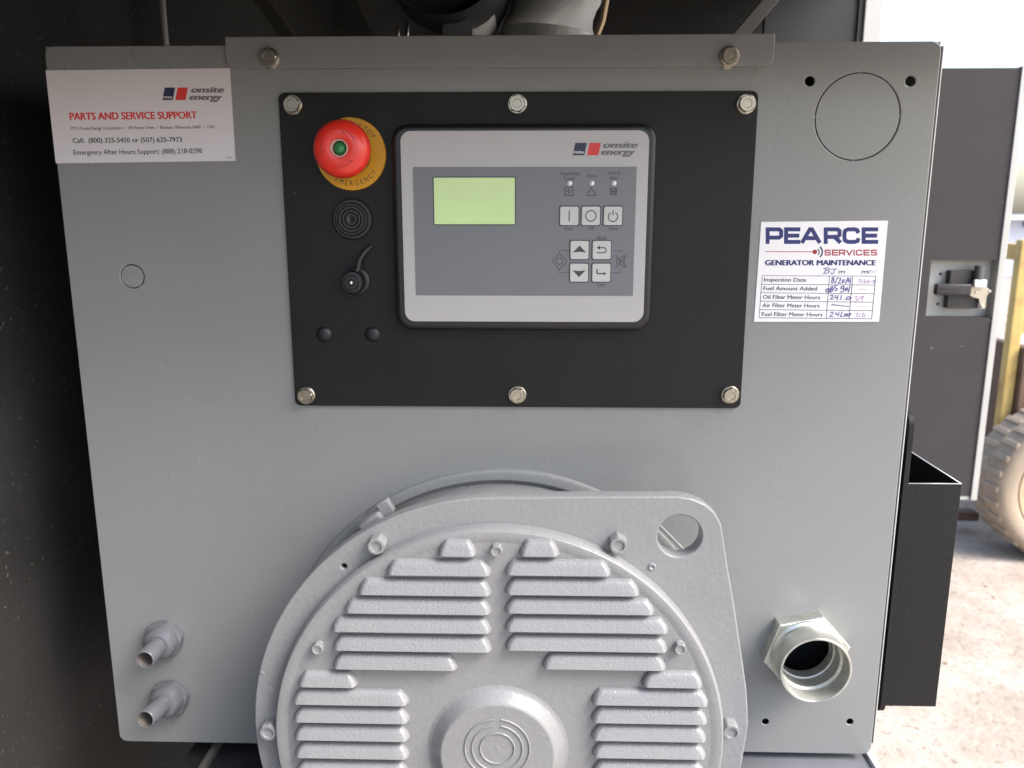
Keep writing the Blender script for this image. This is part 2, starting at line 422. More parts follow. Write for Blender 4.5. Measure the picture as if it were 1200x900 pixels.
# ------------------------------------------------------------------ overhead machinery in the dark
def beam(p, q, wd, th):
    p = Vector(p); q = Vector(q); d = (q-p); L_ = d.length
    me = box(-wd/2, wd/2, -th/2, th/2, 0, L_, .001)
    me.transform(Matrix.Translation(p) @ d.to_track_quat('Z', 'Y').to_matrix().to_4x4()); return me
p0, p1 = at3(345, 52, .3), at3(262, -60, .3)
o = link('roof_brace', beam(p0, p1, .014, .014), M_brace); o['label'] = 'dark diagonal brace rising to the left behind the lid strip'; o['category'] = 'brace'; o['group'] = 'diagonal braces above the control box'
p0, p1 = at3(858, 52, .3), at3(955, -60, .3)
o = link('roof_brace', beam(p0, p1, .014, .014), M_brace); o['label'] = 'dark diagonal brace rising to the right behind the lid strip'; o['category'] = 'brace'; o['group'] = 'diagonal braces above the control box'
x = at(192, 20, .35)[0]
o = link('conduit_pole', shift(tube([(0, 0, 1.3), (0, 0, 1.99)], .0032, 12), (x, .35, 0)), M_post); o['label'] = 'thin pale vertical pole behind the top left of the box'; o['category'] = 'pole'
th_ = thing('air_cleaner', 'black round air cleaner canister above the lid strip', 'air cleaner', at3(520, -30, .3))
cx, cz = at(518, -58, .26)
link('canister', shift(lathe([(0, 0), (.02, 0), (.055, .004), (.062, .01), (.066, .02), (.066, -.15), (0, -.15)], 64), (cx, .26, cz)), M_rubber, th_)
cx, cz = at(500, -25, .33)
r_ = at(587, -25, .33)[0]-cx
link('housing', shift(lathe([(0, 0), (r_*.8, 0), (r_, -.012), (r_, -.12), (0, -.12)], 64), (cx, .33, cz)), M_hous, th_)
cx, cz = at(535, 34, .27)
link('outlet', shift(lathe([(0, 0), (.014, 0), (.016, .002), (.016, .05), (.0, .05)], 24), (cx, .33, cz)), M_pipe, th_)
th_ = thing('exhaust_pipe', 'dark grey exhaust elbow with a brassy clamp above the lid strip', 'pipe', at3(650, 0, .35))
link('elbow', tube([at3(640, 90, .42), at3(642, 40, .42), at3(650, -10, .42), at3(668, -70, .45), at3(700, -140, .5)], .058, 40), M_hous, th_)
link('clamp', tube([at3(696, 50, .36), at3(706, 25, .36), at3(714, -20, .36)], .0035, 10), mat('brassy_band', (.45, .33, .2), .4, metal=.6), th_)
o = link('wire_bundle', join(tube([at3(467, 60, .2), at3(466, 26, .2)], .0018, 8), tube([at3(476, 60, .2), at3(478, 26, .2)], .0018, 8)), M_zinc); o['label'] = 'short metal fitting rising beside the black canister'; o['category'] = 'fitting'; o.name = 'pipe_fitting'

# ------------------------------------------------------------------ control box
cb = thing('control_box', 'grey enamelled steel control box behind the louvred generator end', 'control box', (-.037, 0, ZB))
holes = []
def knock(px, py, rpx):
    c = at(px, py, 0); r = rpx*.00068
    return c, r
(kc, kr) = knock(1005, 137, 50); kr = rad_px(955, 1055, 137, 0)
(k2, k2r) = knock(155, 324, 14); k2r = rad_px(141.5, 169, 324, 0)
g_ = .00065
for cc, rr in ((kc, kr), (k2, k2r)): holes.append(circ(cc[0], cc[1], rr, 72))
for px, py, r in ((949, 95, 5.2), (1067, 95, 5.4), (897, 846, 4.2), (996, 846, 4.2)):
    c = at(px, py, 0); holes.append(circ(c[0], c[1], r*.00068, 24))
ccx, ccz = at(934, 764, 0); holes.append(circ(ccx, ccz, .0275, 40))
pts = rrect(XL, XR, ZB, ZT, .007)
link('front_panel', plate([pts]+holes, 0, .002, .0009), M_panel, cb)
for cc, rr in ((kc, kr), (k2, k2r)):
    ko = link('knockout', plate([circ(cc[0], cc[1], rr-g_, 72)], .0002, .0016, .0002), M_panel, cb)
    for a in ((1.57, 3.14, 4.7, 0) if rr > .02 else (2.2, 5.3)):
        x, z = cc[0]+(rr-g_/2)*cos(a), cc[1]+(rr-g_/2)*sin(a)
        link('tab', box(x-.0006, x+.0006, .0006, .0016, z-.0006, z+.0006), M_panel, ko)
c = at(377, 503, 0); link('blanking_dimple', shift(lathe([(0, .0001), (.0028, .0001), (.0033, .0003), (.0037, .0001), (.0037, -.001)], 24), (c[0], 0, c[1])), M_panel, cb)
link('dark_backing', join(box(XL+.004, XR-.004, .05, .052, ZB+.004, ZT-.004)), M_slot, cb)  # dark sheet whose colour gives the shade seen through the holes
link('side_panel', box(XL+.003, XL+.005, .0022, .26, ZB+.003, ZT-.003), M_panel, cb)
link('side_panel', box(XR-.005, XR-.003, .0022, .26, ZB+.003, ZT-.003), M_panel, cb)
link('bottom_panel', box(XL+.005, XR-.005, .0022, .26, ZB+.003, ZB+.005), M_panel, cb)
# dark strip in the gap and returned lip seen past the right edge
lipx = at(1102.5, 100, .018)[0]
link('gap_strip', box(XR-.003, lipx-.0045, .010, .017, ZB+.004, ZT-.002, .0005), M_slot, cb)
link('return_lip', box(XR-.003, lipx, .018, .020, ZB+.003, ZT+.0005, .0006), M_post, cb)
# screw on the lip
# lid strip
l0, l1 = at(263, 42, -.003)[0], at(908.5, 42, -.003)[0]
lt, lb = at(600, 41, -.003)[1], at(600, 79, -.003)[1]
n0, n1 = at(303, 78, -.003)[0], at(322, 78, -.003)[0]
n2, n3 = at(846, 78, -.003)[0], at(860, 78, -.003)[0]
ch = .004
lid = [(l0, lt), (l1, lt), (l1, lb+ch), (l1-ch, lb)] + [(n3, lb), (n3, lb-.0022), (n2, lb-.0022), (n2, lb)] + [(n1, lb), (n1, lb-.0022), (n0, lb-.0022), (n0, lb)] + [(l0+ch, lb), (l0, lb+ch)]
lid = [(l0, lt), (l1, lt), (l1, lb+ch), (l1-ch, lb), (l0+ch, lb), (l0, lb+ch)]
ls = link('lid_strip', prism_y(lid, -.0032, -.0012, .0007), M_lip, cb)
link('lid_top', box(XL+.001, XR-.001, .0005, .26, ZT-.0028, ZT-.0005), M_lip, cb)
link('lid_top', box(l0, l1, -.001, .26, lt-.0018, lt), M_lip, cb)
B1 = hexbolt(.0056, .0055, 1.3, .28, .55, ang=.3)
first = None
for (px, py) in ((314, 67), (856, 65)):
    p = at3(px, py, -.008); p.y = -.0034
    if first is None: first = link('bolt', B1, M_zinc, cb, loc=p); first.rotation_euler = (0, .3, 0)
    else: share('bolt', first, cb, p, (0, .9, 0))
p = at3(319, 78, -.003); link('tag_end', box(p.x-.003, p.x+.003, -.004, -.0032, p.z-.002, p.z+.0015, .0003), M_zinc, cb)
p = at3(852, 78, -.003); link('tag_end', box(p.x-.003, p.x+.003, -.004, -.0032, p.z-.002, p.z+.0015, .0003), M_zinc, cb)

# ------------------------------------------------------------------ black instrument plate
ip = thing('instrument_plate', 'black powder coated steel plate held by six hex bolts', 'panel', (-.015, 0, 1.345))
PX0, PX1, PZ0, PZ1 = -.1954, .1668, 1.3451, 1.589
PY = -.0028
kx0, kx1, kz0, kz1 = -.1085, .0907, 1.4096, 1.5649      # controller bezel
link('plate', plate([rrect(PX0, PX1, PZ0, PZ1, .005)], PY, .0026, .0006), M_plate, ip)
for i, (px, py) in enumerate(((341, 122), (606, 121), (876, 121), (357, 465), (606, 464), (857, 464))):
    p = at3(px, py, -.008); p.y = PY-.0001
    share('bolt', first, ip, p, (0, random.uniform(0, 1), 0))
for px, py in ((379, 392), (436, 392)):
    p = at3(px, py, PY-.001); p.y = PY
    link('hole_plug', shift(lathe([(0, .0022), (.003, .002), (.0052, .0012), (.0062, 0), (.0062, -.001)], 32), p), M_bezel, ip)

# ------------------------------------------------------------------ emergency stop
es = thing('emergency_stop_button', 'red mushroom emergency stop button with green centre on a yellow ring', 'button', at3(411, 181, PY))
ec = at3(411, 180.5, PY-.0025); er = rad_px(369.5, 452, 181, PY-.0025)
link('legend_ring', shift(lathe([(0, .0024), (er-.0005, .0024), (er, .0019), (er, 0), (0, 0)], 72), (ec.x, PY, ec.z)), M_eyel, es)
hc = at3(397, 172.5, -.036); hr = rad_px(363.5, 430.5, 173, -.033)
bx, bz = ec.x, ec.z
# mushroom: sits on the ring axis
head = lathe([(0, .0245), (.0052, .0245), (.0058, .0262), (.0062, .0288), (.0068, .0300), (.0085, .0304), (hr*.60, .0302), (hr*.80, .0292), (hr*.93, .0265), (hr, .0225), (hr*.995, .018), (hr*.93, .0145), (hr*.86, .0125), (hr*.80, .012), (0, .012)], 72)
hx, hz = hc.x*.75+bx*.25, hc.z*.75+bz*.25
hd = link('button_head', shift(head, (hx, PY-.004, hz)), M_ered, es)
link('collar', shift(lathe([(hr*.62, .014), (hr*.62, .0), (hr*.74, 0), (hr*.74, .010), (hr*.62, .014)], 48), (bx, PY-.002, bz)), M_bezel, es)
link('indicator', shift(lathe([(0, .0292), (.002, .0290), (.0038, .0280), (.0049, .0262), (.0051, .024)], 40), (hx, PY-.004, hz)), M_egrn, es)
link('indicator_ring', shift(lathe([(.0052, .026), (.0054, .0303), (.0062, .0306), (.0066, .0298)], 40), (hx, PY-.004, hz)), mat('pink_ring', (.55, .33, .28), .4), es)
# curved arrows moulded in the head
for k in range(3):
    a0 = .5+k*2.094; R_ = hr*.62
    pts_ = [(hx+R_*cos(a0+t*.12), hz+R_*sin(a0+t*.12)) for t in range(8)]
    link('turn_arrow', ribbon([pts_, [(pts_[-1][0]*1+.0, pts_[-1][1]), (hx+(R_-.0025)*cos(a0+.62), hz+(R_-.0025)*sin(a0+.62))]], .0007, PY-.004-.0300, .00035), mat('dark_red_print', (.45, .012, .012), .4) if k == 0 else MATS['dark_red_print'], es, smooth=False)
_h = raw_text('H'); _CAP = max(v.co.y for v in _h.vertices)
def arc_text(parent, s, cx, cz, r, a_start, step, inward, cap, y, m, wfac=.8):
    for i, chx in enumerate(s):
        if chx == ' ': continue
        a = a_start + i*step
        me = raw_text(chx, 0); xs = [v.co.x for v in me.vertices]; x0, x1 = min(xs), max(xs)
        sc = cap/_CAP
        if inward: tx = Vector((-sin(a), cos(a))); up = Vector((-cos(a), -sin(a)))
        else: tx = Vector((sin(a), -cos(a))); up = Vector((cos(a), sin(a)))
        base = Vector((cx+r*cos(a), cz+r*sin(a))) - up*cap/2
        for v in me.vertices:
            q = base + tx*((v.co.x-(x0+x1)/2)*sc*wfac) + up*(v.co.y*sc); v.co = (q.x, y, q.y)
        bm = bmesh.new(); bm.from_mesh(me)
        for f in bm.faces:
            f.normal_update()
            if f.normal.y > 0: f.normal_flip()
        bm.to_mesh(me); bm.free()
        link('lettering', me, m, parent, smooth=False)
rr_ = er*.81
arc_text(es, 'STOP', ec.x, ec.z, rr_, RAD(69), RAD(-11), False, .0038, PY-.00248, M_blackp)
arc_text(es, 'EMERGENCY', ec.x, ec.z, rr_, RAD(-122), RAD(10.5), True, .0038, PY-.00248, M_blackp)

# ------------------------------------------------------------------ buzzer
bz_ = thing('alarm_buzzer', 'round ribbed black alarm buzzer under the red stop button', 'buzzer', at3(413, 257, PY))
p = at3(412, 257, PY-.006); R_ = rad_px(389, 437, 257, PY-.005)
link('flange', shift(lathe([(R_*.7, .004), (R_*.93, .0038), (R_, .002), (R_, 0), (R_*.7, 0)], 64), (p.x, PY, p.z)), M_rubber, bz_)
prof = [(0, .0035), (.0010, .0035), (.0012, .0062)]
for k in range(3):
    r0 = R_*(.18+.17*k); prof += [(r0, .0072), (r0+R_*.05, .0074), (r0+R_*.09, .0072), (r0+R_*.10, .0045), (r0+R_*.15, .0045), (r0+R_*.16, .007)]
prof += [(R_*.74, .0070), (R_*.80, .0055), (R_*.82, .0), (0, 0)]
link('grille', shift(lathe(prof, 64), (p.x, PY-.0005, p.z)), M_rubber, bz_)

# ------------------------------------------------------------------ capped socket with strap
ks = thing('capped_socket', 'small black capped socket with a rubber strap and bright centre', 'socket', at3(417, 331, PY))
p = at3(418, 329, PY); q = at3(409.5, 332, PY-.018)
link('flange', shift(lathe([(0, .003), (.0085, .003), (.0105, .0018), (.0112, 0), (0, 0)], 40), p), M_rubber, ks)
link('body', shift(lathe([(0, .014), (.0022, .014), (.0025, .0155), (.0052, .0155), (.0056, .0138), (.0080, .0136), (.0088, .012), (.0088, .002), (0, .002)], 40), ((p.x+q.x)/2, PY, (p.z+q.z)/2)), M_bezel, ks)
c = at3(409, 331.5, PY-.017)
link('centre_pin', shift(lathe([(0, .0175), (.0012, .0172), (.0019, .0160), (.002, .013)], 20), ((p.x+q.x)/2, PY, (p.z+q.z)/2)), mat('bright_pin', (.8, .8, .8), .15, metal=1), ks)
link('strap', tube([at3(434, 289, PY-.001), at3(431, 292, PY-.003), at3(426, 297, PY-.0045), at3(421.5, 305, PY-.0055), at3(420, 314, PY-.006), at3(415, 322, PY-.007)], .0022, 12), M_rubber, ks)

# ------------------------------------------------------------------ controller
gc = thing('generator_controller', 'silver faced generator controller with green display in a black bezel', 'controller', ((kx0+kx1)/2, PY, kz0))
BY = -.0155    # bezel front
outer = rrect(kx0, kx1, kz0, kz1, .0125, 10)
link('bezel', plate([outer], BY, -BY+PY-.0001, .004, 4), M_bezel, gc)
FY = BY-.0004
fx0, fx1 = at(468.5, 260, FY)[0]*.5+at(475, 260, FY)[0]*.5-.0005, at(762.5, 153, FY)[0]*.5+at(752.5, 377, FY)[0]*.5
fx0 = (at(468.5, 154, FY)[0]+at(475, 376, FY)[0])/2
fz0, fz1 = at(610, 377, FY)[1], at(610, 153, FY)[1]
fp = link('faceplate', plate([rrect(fx0, fx1, fz0, fz1, .0078, 8)], FY, .0008, .0002), M_silver, gc)
MY = FY-.0002
mx0 = (at(483.5, 196, MY)[0]+at(487.5, 346, MY)[0])/2; mx1 = (at(746.5, 196, MY)[0]+at(741.5, 346, MY)[0])/2
mz0, mz1 = at(610, 346.5, MY)[1], at(610, 195.5, MY)[1]
mb = link('keypad_overlay', plate([rrect(mx0, mx1, mz0, mz1, .0006, 2)], MY, .0003, 0), M_memb, gc)
# display
DY = MY-.0001
a = at(507, 207, DY); b = at(604.5, 264, DY)
dp = link('display', plate([rrect(a[0], b[0], b[1], a[1], .0006, 2)], DY-.0001, .0004, 0), M_keyring, gc)
link('screen', box(a[0]+.0008, b[0]-.0008, DY-.00025, DY-.00005, b[1]+.0008, a[1]-.0008), M_lcd, dp)
# keys
def sym(fn): return fn
KEYS = [(667, 253, 'I'), (692.3, 253, 'O'), (718.2, 253, 'P'), (679, 293, 'U'), (705, 293, 'B'), (678.5, 319.5, 'D'), (704.5, 319.5, 'E')]
for px, py, k in KEYS:
    c = at(px, py, MY); h = .0077
    ring = link('key', plate([rrect(c[0]-h, c[0]+h, c[1]-h, c[1]+h, .0015, 4)], MY-.00025, .0004, .0001), M_keyring, gc)
    h2 = .0069
    link('key_cap', plate([rrect(c[0]-h2, c[0]+h2, c[1]-h2, c[1]+h2, .0013, 4)], MY-.0009, .0009, .0003), M_key, ring)
    y = MY-.0009; u = .00068
    P = lambda dx, dz: (c[0]+dx*u, c[1]+dz*u)
    if k == 'I': l = [[P(0, 6), P(0, -6)]]
    elif k == 'O': l = [[P(5.8*cos(t*pi/12), 5.8*sin(t*pi/12)) for t in range(24)]+[P(5.8, 0)]]
    elif k == 'P': l = [[P(5.2*cos(pi/2+.5+t*(2*pi-1)/20), -1+5.2*sin(pi/2+.5+t*(2*pi-1)/20)) for t in range(21)], [P(0, 6), P(0, .5)]]
    elif k == 'B': l = [[P(-3.5, 2.6), P(3, 2.6), P(4.6, 1.6), P(5, 0), P(4.6, -2), P(3, -3), P(-5.5, -3)]]
    elif k == 'E': l = [[P(-4.8, 4.4), P(-4.8, -.4), P(-4.2, -1), P(2, -1)]]
    if k in 'IOPBE': link('symbol', ribbon(l, .0008 if k != 'E' else .0010, y, .00006), M_print, ring, smooth=False)
    tri = None
    if k == 'U': tri = [P(0, 5), P(7.6, -2.8), P(4, -2.2), P(0, -2), P(-4, -2.2), P(-7.6, -2.8)]
    if k == 'D': tri = [P(0, -5), P(7.6, 3), P(4, 2.2), P(0, 2), P(-4, 2.2), P(-7.6, 3)]
    if k == 'B': tri = [P(-5.6, 2.6), P(-2, 5), P(-2, .4)]
    if k == 'E': tri = [P(6, -1), P(2.4, 1.2), P(2.4, -3)]
    if tri: link('symbol', prism_y(tri, y-.00006, y), M_print, ring, smooth=False)
for px in (667.5, 693.7, 719.5):
    p = at3(px, 214.8, MY); link('indicator_lamp', shift(lathe([(0, .0011), (.001, .0009), (.0016, .0004), (.0019, 0)], 20), p), M_led, gc)
# overlay print
TY = MY
PT = lambda s, x0, x1, yb, cap, **k: ptext(mb, s, x0, x1, yb, cap, TY, M_printo, off=.014, **k)
PT('Supplying', 656, 679, 205, 4); PT('Load', 661, 673, 211, 4); PT('Alarm', 687, 700, 208, 4); PT('Not In', 713, 727, 204.5, 4); PT('Auto', 714.5, 725, 210.5, 4)
PT('Run', 662, 671.5, 269.8, 4); PT('Off', 689, 696, 269.8, 4); PT('Auto', 713, 724, 269.8, 4); PT('Back', 700, 711, 280.5, 4); PT('Exit', 700, 709, 335.5, 4)
def icon(lines, wpx=1.0): return pr(mb, 'icon', lines, wpx, TY, M_printo)
icon([[(662, 219.5), (671.5, 219.5), (671.5, 229), (662, 229), (662, 219.5)], [(663.5, 225), (666.5, 222), (667, 226.5), (670, 222.5)]], 1.2)
icon([[(692.8, 219.8), (697.4, 227.5), (698, 229), (688, 229), (688.5, 227.5), (692.8, 219.8)]], 1.2)
icon([[(715.5, 220.8), (722.5, 220.8), (722.5, 227.8), (715.5, 227.8), (715.5, 220.8)], [(716.5, 222), (721.5, 227)], [(721.5, 222), (716.5, 227)], [(715.5, 224.3), (722.5, 224.3)]], 1.3)
icon([[(646.8, 306), (655.5, 297.2), (664.8, 306), (655.5, 315.5), (646.8, 306)], [(655.5+4*cos(t*pi/6), 306+4*sin(t*pi/6)) for t in range(13)]], 1.0)
icon([[(655.5, 297.2), (655.5, 293.8), (667.5, 293.8)], [(655.5, 315.5), (655.5, 319.5), (667.5, 319.5)]], .8)
icon([[(718, 293.8), (729, 293.8), (729, 297)], [(717, 319.5), (727.5, 319.5), (727.5, 315)]], .8)
icon([[(721.5, 299), (734.5, 313.5)], [(734.5, 299.5), (721.5, 313.5)], [(722.8, 302), (722.8, 310)], [(726, 303), (731.5, 299.5), (731.5, 313), (726, 309.5), (726, 303)]], 1.1)
# logo block on the faceplate: two slanted blocks and two lines of lettering
def logo(parent, X, Z0, y, scale_pts):
    f = scale_pts
    ppoly(parent, 'logo_block', [f(0, 1), f(.2, 0), f(1.1, 0), f(.9, 1)], y, M_navy)
    ppoly(parent, 'logo_block', [f(1.12, 1), f(1.32, 0), f(2.2, 0), f(2.0, 1)], y, M_red)
S1 = lambda u, v: (671.2+u*15, 167.4+v*14.6)
logo(fp, 0, 0, FY, S1)
ptext(fp, 'mtu', 672.7, 684, 179.8, 3.6, FY-.00008, M_paper, off=.01)
ptext(fp, 'onsite', 706.5, 747.5, 173.2, 7, FY, M_printg, off=.034, shear=.25)
ptext(fp, 'energy', 704, 744.5, 181.5, 7, FY, M_printg, off=.034, shear=.25)

# ------------------------------------------------------------------ service support sticker
def quad_sheet(name, label, cat, q, m, y=-.0002, th=.00025):
    o = link(name, prism_y([at(*p_, y) for p_ in q], y-th, y+.0001), m, None, smooth=False)
    o['label'] = label; o['category'] = cat; return o
SY = -.00045
ss = quad_sheet('service_sticker', 'white parts and service support sticker at the top left of the box', 'sticker', [(53.5, 82.5), (269.5, 80), (276, 188.5), (65.5, 191.5)], M_paper2)
Zz = lambda zx, zy: (zx*340/1200, zy*340/1200)
S2 = lambda u, v: (190.3+u*13.6+(1-v)*0, 102.6+v*14.6)
logo(ss, 0, 0, SY, S2)
ptext(ss, 'mtu', 191.5, 201.5, 115.2, 3.2, SY-.00008, M_paper, off=.01)
ptext(ss, 'onsite', 224, 263, 108.5, 7, SY, M_printg, off=.034, shear=.25)
ptext(ss, 'energy', 222, 261, 117.2, 7, SY, M_printg, off=.034, shear=.25)
ptext(ss, 'PARTS AND SERVICE SUPPORT', 82, 231.5, 140.6, 8.3, SY, M_red, yb1=139, off=.028)
ptext(ss, 'MTU Onsite Energy Corporation  /  100 Power Drive  /  Mankato, Minnesota 56001  /  USA', 83, 251.5, 152.4, 3.6, SY, M_blackp, yb1=150.3, off=.006, res=2)
ptext(ss, 'Call:  (800) 325-5450 or (507) 625-7973', 85.5, 213.5, 167.5, 5.6, SY, M_blackp, yb1=166.3, off=.012)
ptext(ss, 'Emergency After Hours Support: (888) 218-0298', 86.5, 237, 181.4, 5.6, SY, M_blackp, yb1=179.5, off=.008)
ptext(ss, '20-0000', 265, 272, 185.6, 2.0, SY, M_blackp)

# ------------------------------------------------------------------ maintenance sticker
ms = quad_sheet('maintenance_sticker', 'white generator maintenance record sticker with purple handwriting', 'sticker', [(892, 260), (1040.5, 258.5), (1030, 377), (883.5, 377)], M_paper)
z1 = lambda x, y: (870+x*.15, 250+y*.15)
# bold extended capitals, as strokes in the local box of each letter (u right, v down, 0..1)
def letters(word, boxes, top0, bot0, wz, m, parent):
    G = {'P': [[(0, 1), (0, 0)], [(.05, 0), (.85, 0), (1, .14), (1, .52), (.85, .66), (.05, .66)]],
         'E': [[(1, 0), (0, 0), (0, 1), (1, 1)], [(0, .5), (.92, .5)]],
         'A': [[(-.04, 1.04), (.43, .0), (.57, .0), (1.04, 1.04)], [(.24, .70), (.76, .70)]],
         'R': [[(0, 1), (0, 0)], [(.05, 0), (.85, 0), (1, .12), (1, .46), (.85, .6), (.05, .6)], [(.66, .62), (.97, .96)]],
         'C': [[(1, .3), (.9, .06), (.75, 0), (.25, 0), (.04, .12), (0, .35), (0, .65), (.04, .88), (.25, 1), (.75, 1), (.94, .92), (1, .7)]],
         'S': [[(1, .22), (.9, .03), (.7, 0), (.25, 0), (.04, .1), (.04, .38), (.2, .48), (.8, .53), (.97, .62), (.97, .9), (.75, 1), (.2, 1), (.04, .95), (0, .75)]],
         'V': [[(0, 0), (.5, 1), (1, 0)]], 'I': [[(.5, 0), (.5, 1)]]}
    for chx, (xa, xb) in zip(word, boxes):
        t, b = top0, bot0
        i_ = wz/2
        ln = [[z1(xa+i_+u*(xb-xa-wz), t+i_+v*(b-t-wz)) for u, v in l] for l in G[chx]]
        # let open ends reach the outline
        if chx in 'PARV':
            ext = []
            for l in ln:
                ext.append(l)
            ln = ext
        pr(parent, 'lettering', ln, wz*.15, SY, m, ext={'A': .2, 'V': .2, 'C': 0, 'S': .1}.get(chx, .5))
letters('PEARCE', [(182, 318), (326, 452), (458, 612), (636, 774), (782, 922), (932, 1060)], 110, 238, 30, M_blue, ms)
letters('SERVICES', [(640, 692), (700, 748), (754, 804), (808, 862), (866, 878), (886, 938), (946, 994), (1002, 1054)], 283, 330, 9.5, M_crim, ms)
pr(ms, 'lettering', [[z1(180, 299), z1(560, 300)]], .8, SY, M_crim)
link('logo_dot', prism_y(circ(*at(*z1(566, 301), SY), .0018, 20), SY-.00007, SY), M_crim, ms, smooth=False)
arc = lambda r, a: [z1(572+r*cos(t*a/8-a/2), 301+r*sin(t*a/8-a/2)) for t in range(9)]
pr(ms, 'logo_arc', [arc(28, 2.0)], 1.2, SY, M_navy); pr(ms, 'logo_arc', [arc(52, 1.75)], 1.7, SY, M_navy)
def zt(s, x0, x1, yb, cap, m=M_navy, off=.02, **k):
    a, b = z1(x0, yb), z1(x1, yb + k.pop('dy', 0)); return ptext(ms, s, a[0], b[0], a[1], cap*.15, SY, m, yb1=b[1], off=off, **k)
zt('GENERATOR MAINTENANCE', 174, 1042, 406, 40, M_blue, .035)
zt('PM', 750, 800, 472, 24, off=.008); zt('PM', 930, 980, 472, 24, off=.008)
TBL = [(155, 487, 1043, 491), (151, 554, 1035, 560), (146, 620, 1027, 628), (140, 686, 1020, 694), (135, 752, 1014, 760), (131, 815, 1010, 824)]
pr(ms, 'table_rule', [[z1(a, b), z1(c, d)] for a, b, c, d in TBL], .55, SY, M_navy).name = 'table_lines'
pr(ms, 'table_lines', [[z1(155, 487), z1(131, 815)], [z1(681, 489), z1(655, 821)], [z1(863, 490), z1(833, 822)], [z1(1043, 491), z1(1010, 824)]], .55, SY-.00003, M_navy)
for s, x0, x1, yb in (('Inspection Date', 167, 498, 532), ('Fuel Amount Added', 163, 582, 600), ('Oil Filter Meter Hours', 160, 606, 668), ('Air Filter Meter Hours', 155, 602, 733), ('Fuel Filter Meter Hours', 150, 624, 802)):
    zt(s, x0, x1, yb, 30, M_navy, .011, dy=3)
# handwriting, drawn as pen strokes
def hand(lines, w=.9, m=M_ink): pr(ms, 'handwriting', [[z1(a, b) for a, b in ln] for ln in lines], w, SY-.00006, m)
hand([[(652, 428), (640, 468)], [(630, 432), (670, 424), (680, 436), (652, 446), (682, 452), (670, 466), (628, 470)], [(690, 436), (742, 434)], [(722, 436), (712, 468), (698, 474), (690, 462)]], .8)
hand([[(700, 500), (716, 498), (712, 518), (696, 528), (700, 544), (716, 540), (714, 520), (698, 508)], [(746, 496), (724, 548)], [(752, 508), (768, 506), (764, 524), (748, 546), (772, 544)], [(782, 520), (780, 542), (794, 540), (796, 518), (784, 520)], [(826, 500), (806, 552)], [(830, 506), (826, 530), (846, 528)], [(846, 504), (840, 552)]], .95)
hand([[(706, 568), (690, 580), (700, 600), (714, 592), (700, 566)], [(650, 600), (660, 590), (700, 590), (704, 606), (690, 614), (656, 612), (650, 600)], [(744, 560), (722, 566), (722, 582), (740, 586), (738, 602), (720, 606)], [(790, 568), (772, 572), (770, 590), (790, 588), (794, 566), (788, 612), (764, 616)], [(816, 580), (802, 590), (808, 604), (820, 584), (824, 604)], [(842, 566), (828, 618)], [(664, 594), (696, 612)], [(670, 610), (694, 592)]], 1.0)
hand([[(684, 644), (704, 638), (708, 648), (690, 670), (716, 668)], [(728, 638), (724, 658), (748, 656)], [(750, 636), (738, 680)], [(776, 638), (766, 676)], [(790, 672), (793, 675)], [(818, 652), (812, 672), (836, 672), (848, 656), (822, 650)], [(838, 664), (854, 656)]], 1.0)
hand([[(694, 712), (730, 716), (836, 728)], [(696, 715), (790, 722)]], 1.0, MATS.get('pen_grey') or mat('pen_grey', (.16, .15, .24), .5))
hand([[(684, 776), (706, 770), (710, 780), (682, 806), (712, 804)], [(734, 772), (728, 790), (752, 788)], [(758, 768), (744, 806)], [(782, 768), (764, 806), (786, 804)], [(800, 786), (794, 804), (812, 800), (814, 784), (800, 786)], [(820, 784), (816, 802), (838, 798), (842, 784), (822, 786)], [(850, 780), (832, 806)]], 1.0)
hand([[(904, 518), (924, 516), (912, 546)], [(936, 518), (930, 544)], [(946, 520), (960, 520), (948, 544), (966, 542)], [(978, 520), (972, 538), (990, 536)], [(992, 518), (984, 546)], [(1002, 534), (1016, 530)], [(1022, 522), (1036, 522), (1024, 542), (1044, 540)]], .7, M_ink2)
hand([[(904, 590), (930, 594), (972, 594)]], .6, MATS.get('pink_pen') or mat('pink_pen', (.55, .34, .36), .5))
hand([[(876, 650), (896, 648), (884, 664), (898, 672), (880, 694), (866, 690)], [(912, 650), (902, 684)], [(944, 646), (926, 650), (926, 664), (942, 660), (946, 646), (934, 686)]], .7, mat('magenta_pen', (.45, .22, .46), .5))
hand([[(888, 728), (920, 732), (978, 730)]], .6, MATS['pink_pen'])
hand([[(884, 782), (902, 780), (892, 792), (906, 800), (884, 812)], [(922, 778), (912, 812)], [(936, 780), (950, 778), (940, 794), (934, 810), (956, 808), (960, 792), (940, 794)]], .7, M_ink2)
hand([[(986, 448), (1000, 444), (1002, 460), (984, 470), (990, 448)], [(1010, 442), (1020, 464)], [(1026, 462), (1058, 438)]], .5, M_ink2)

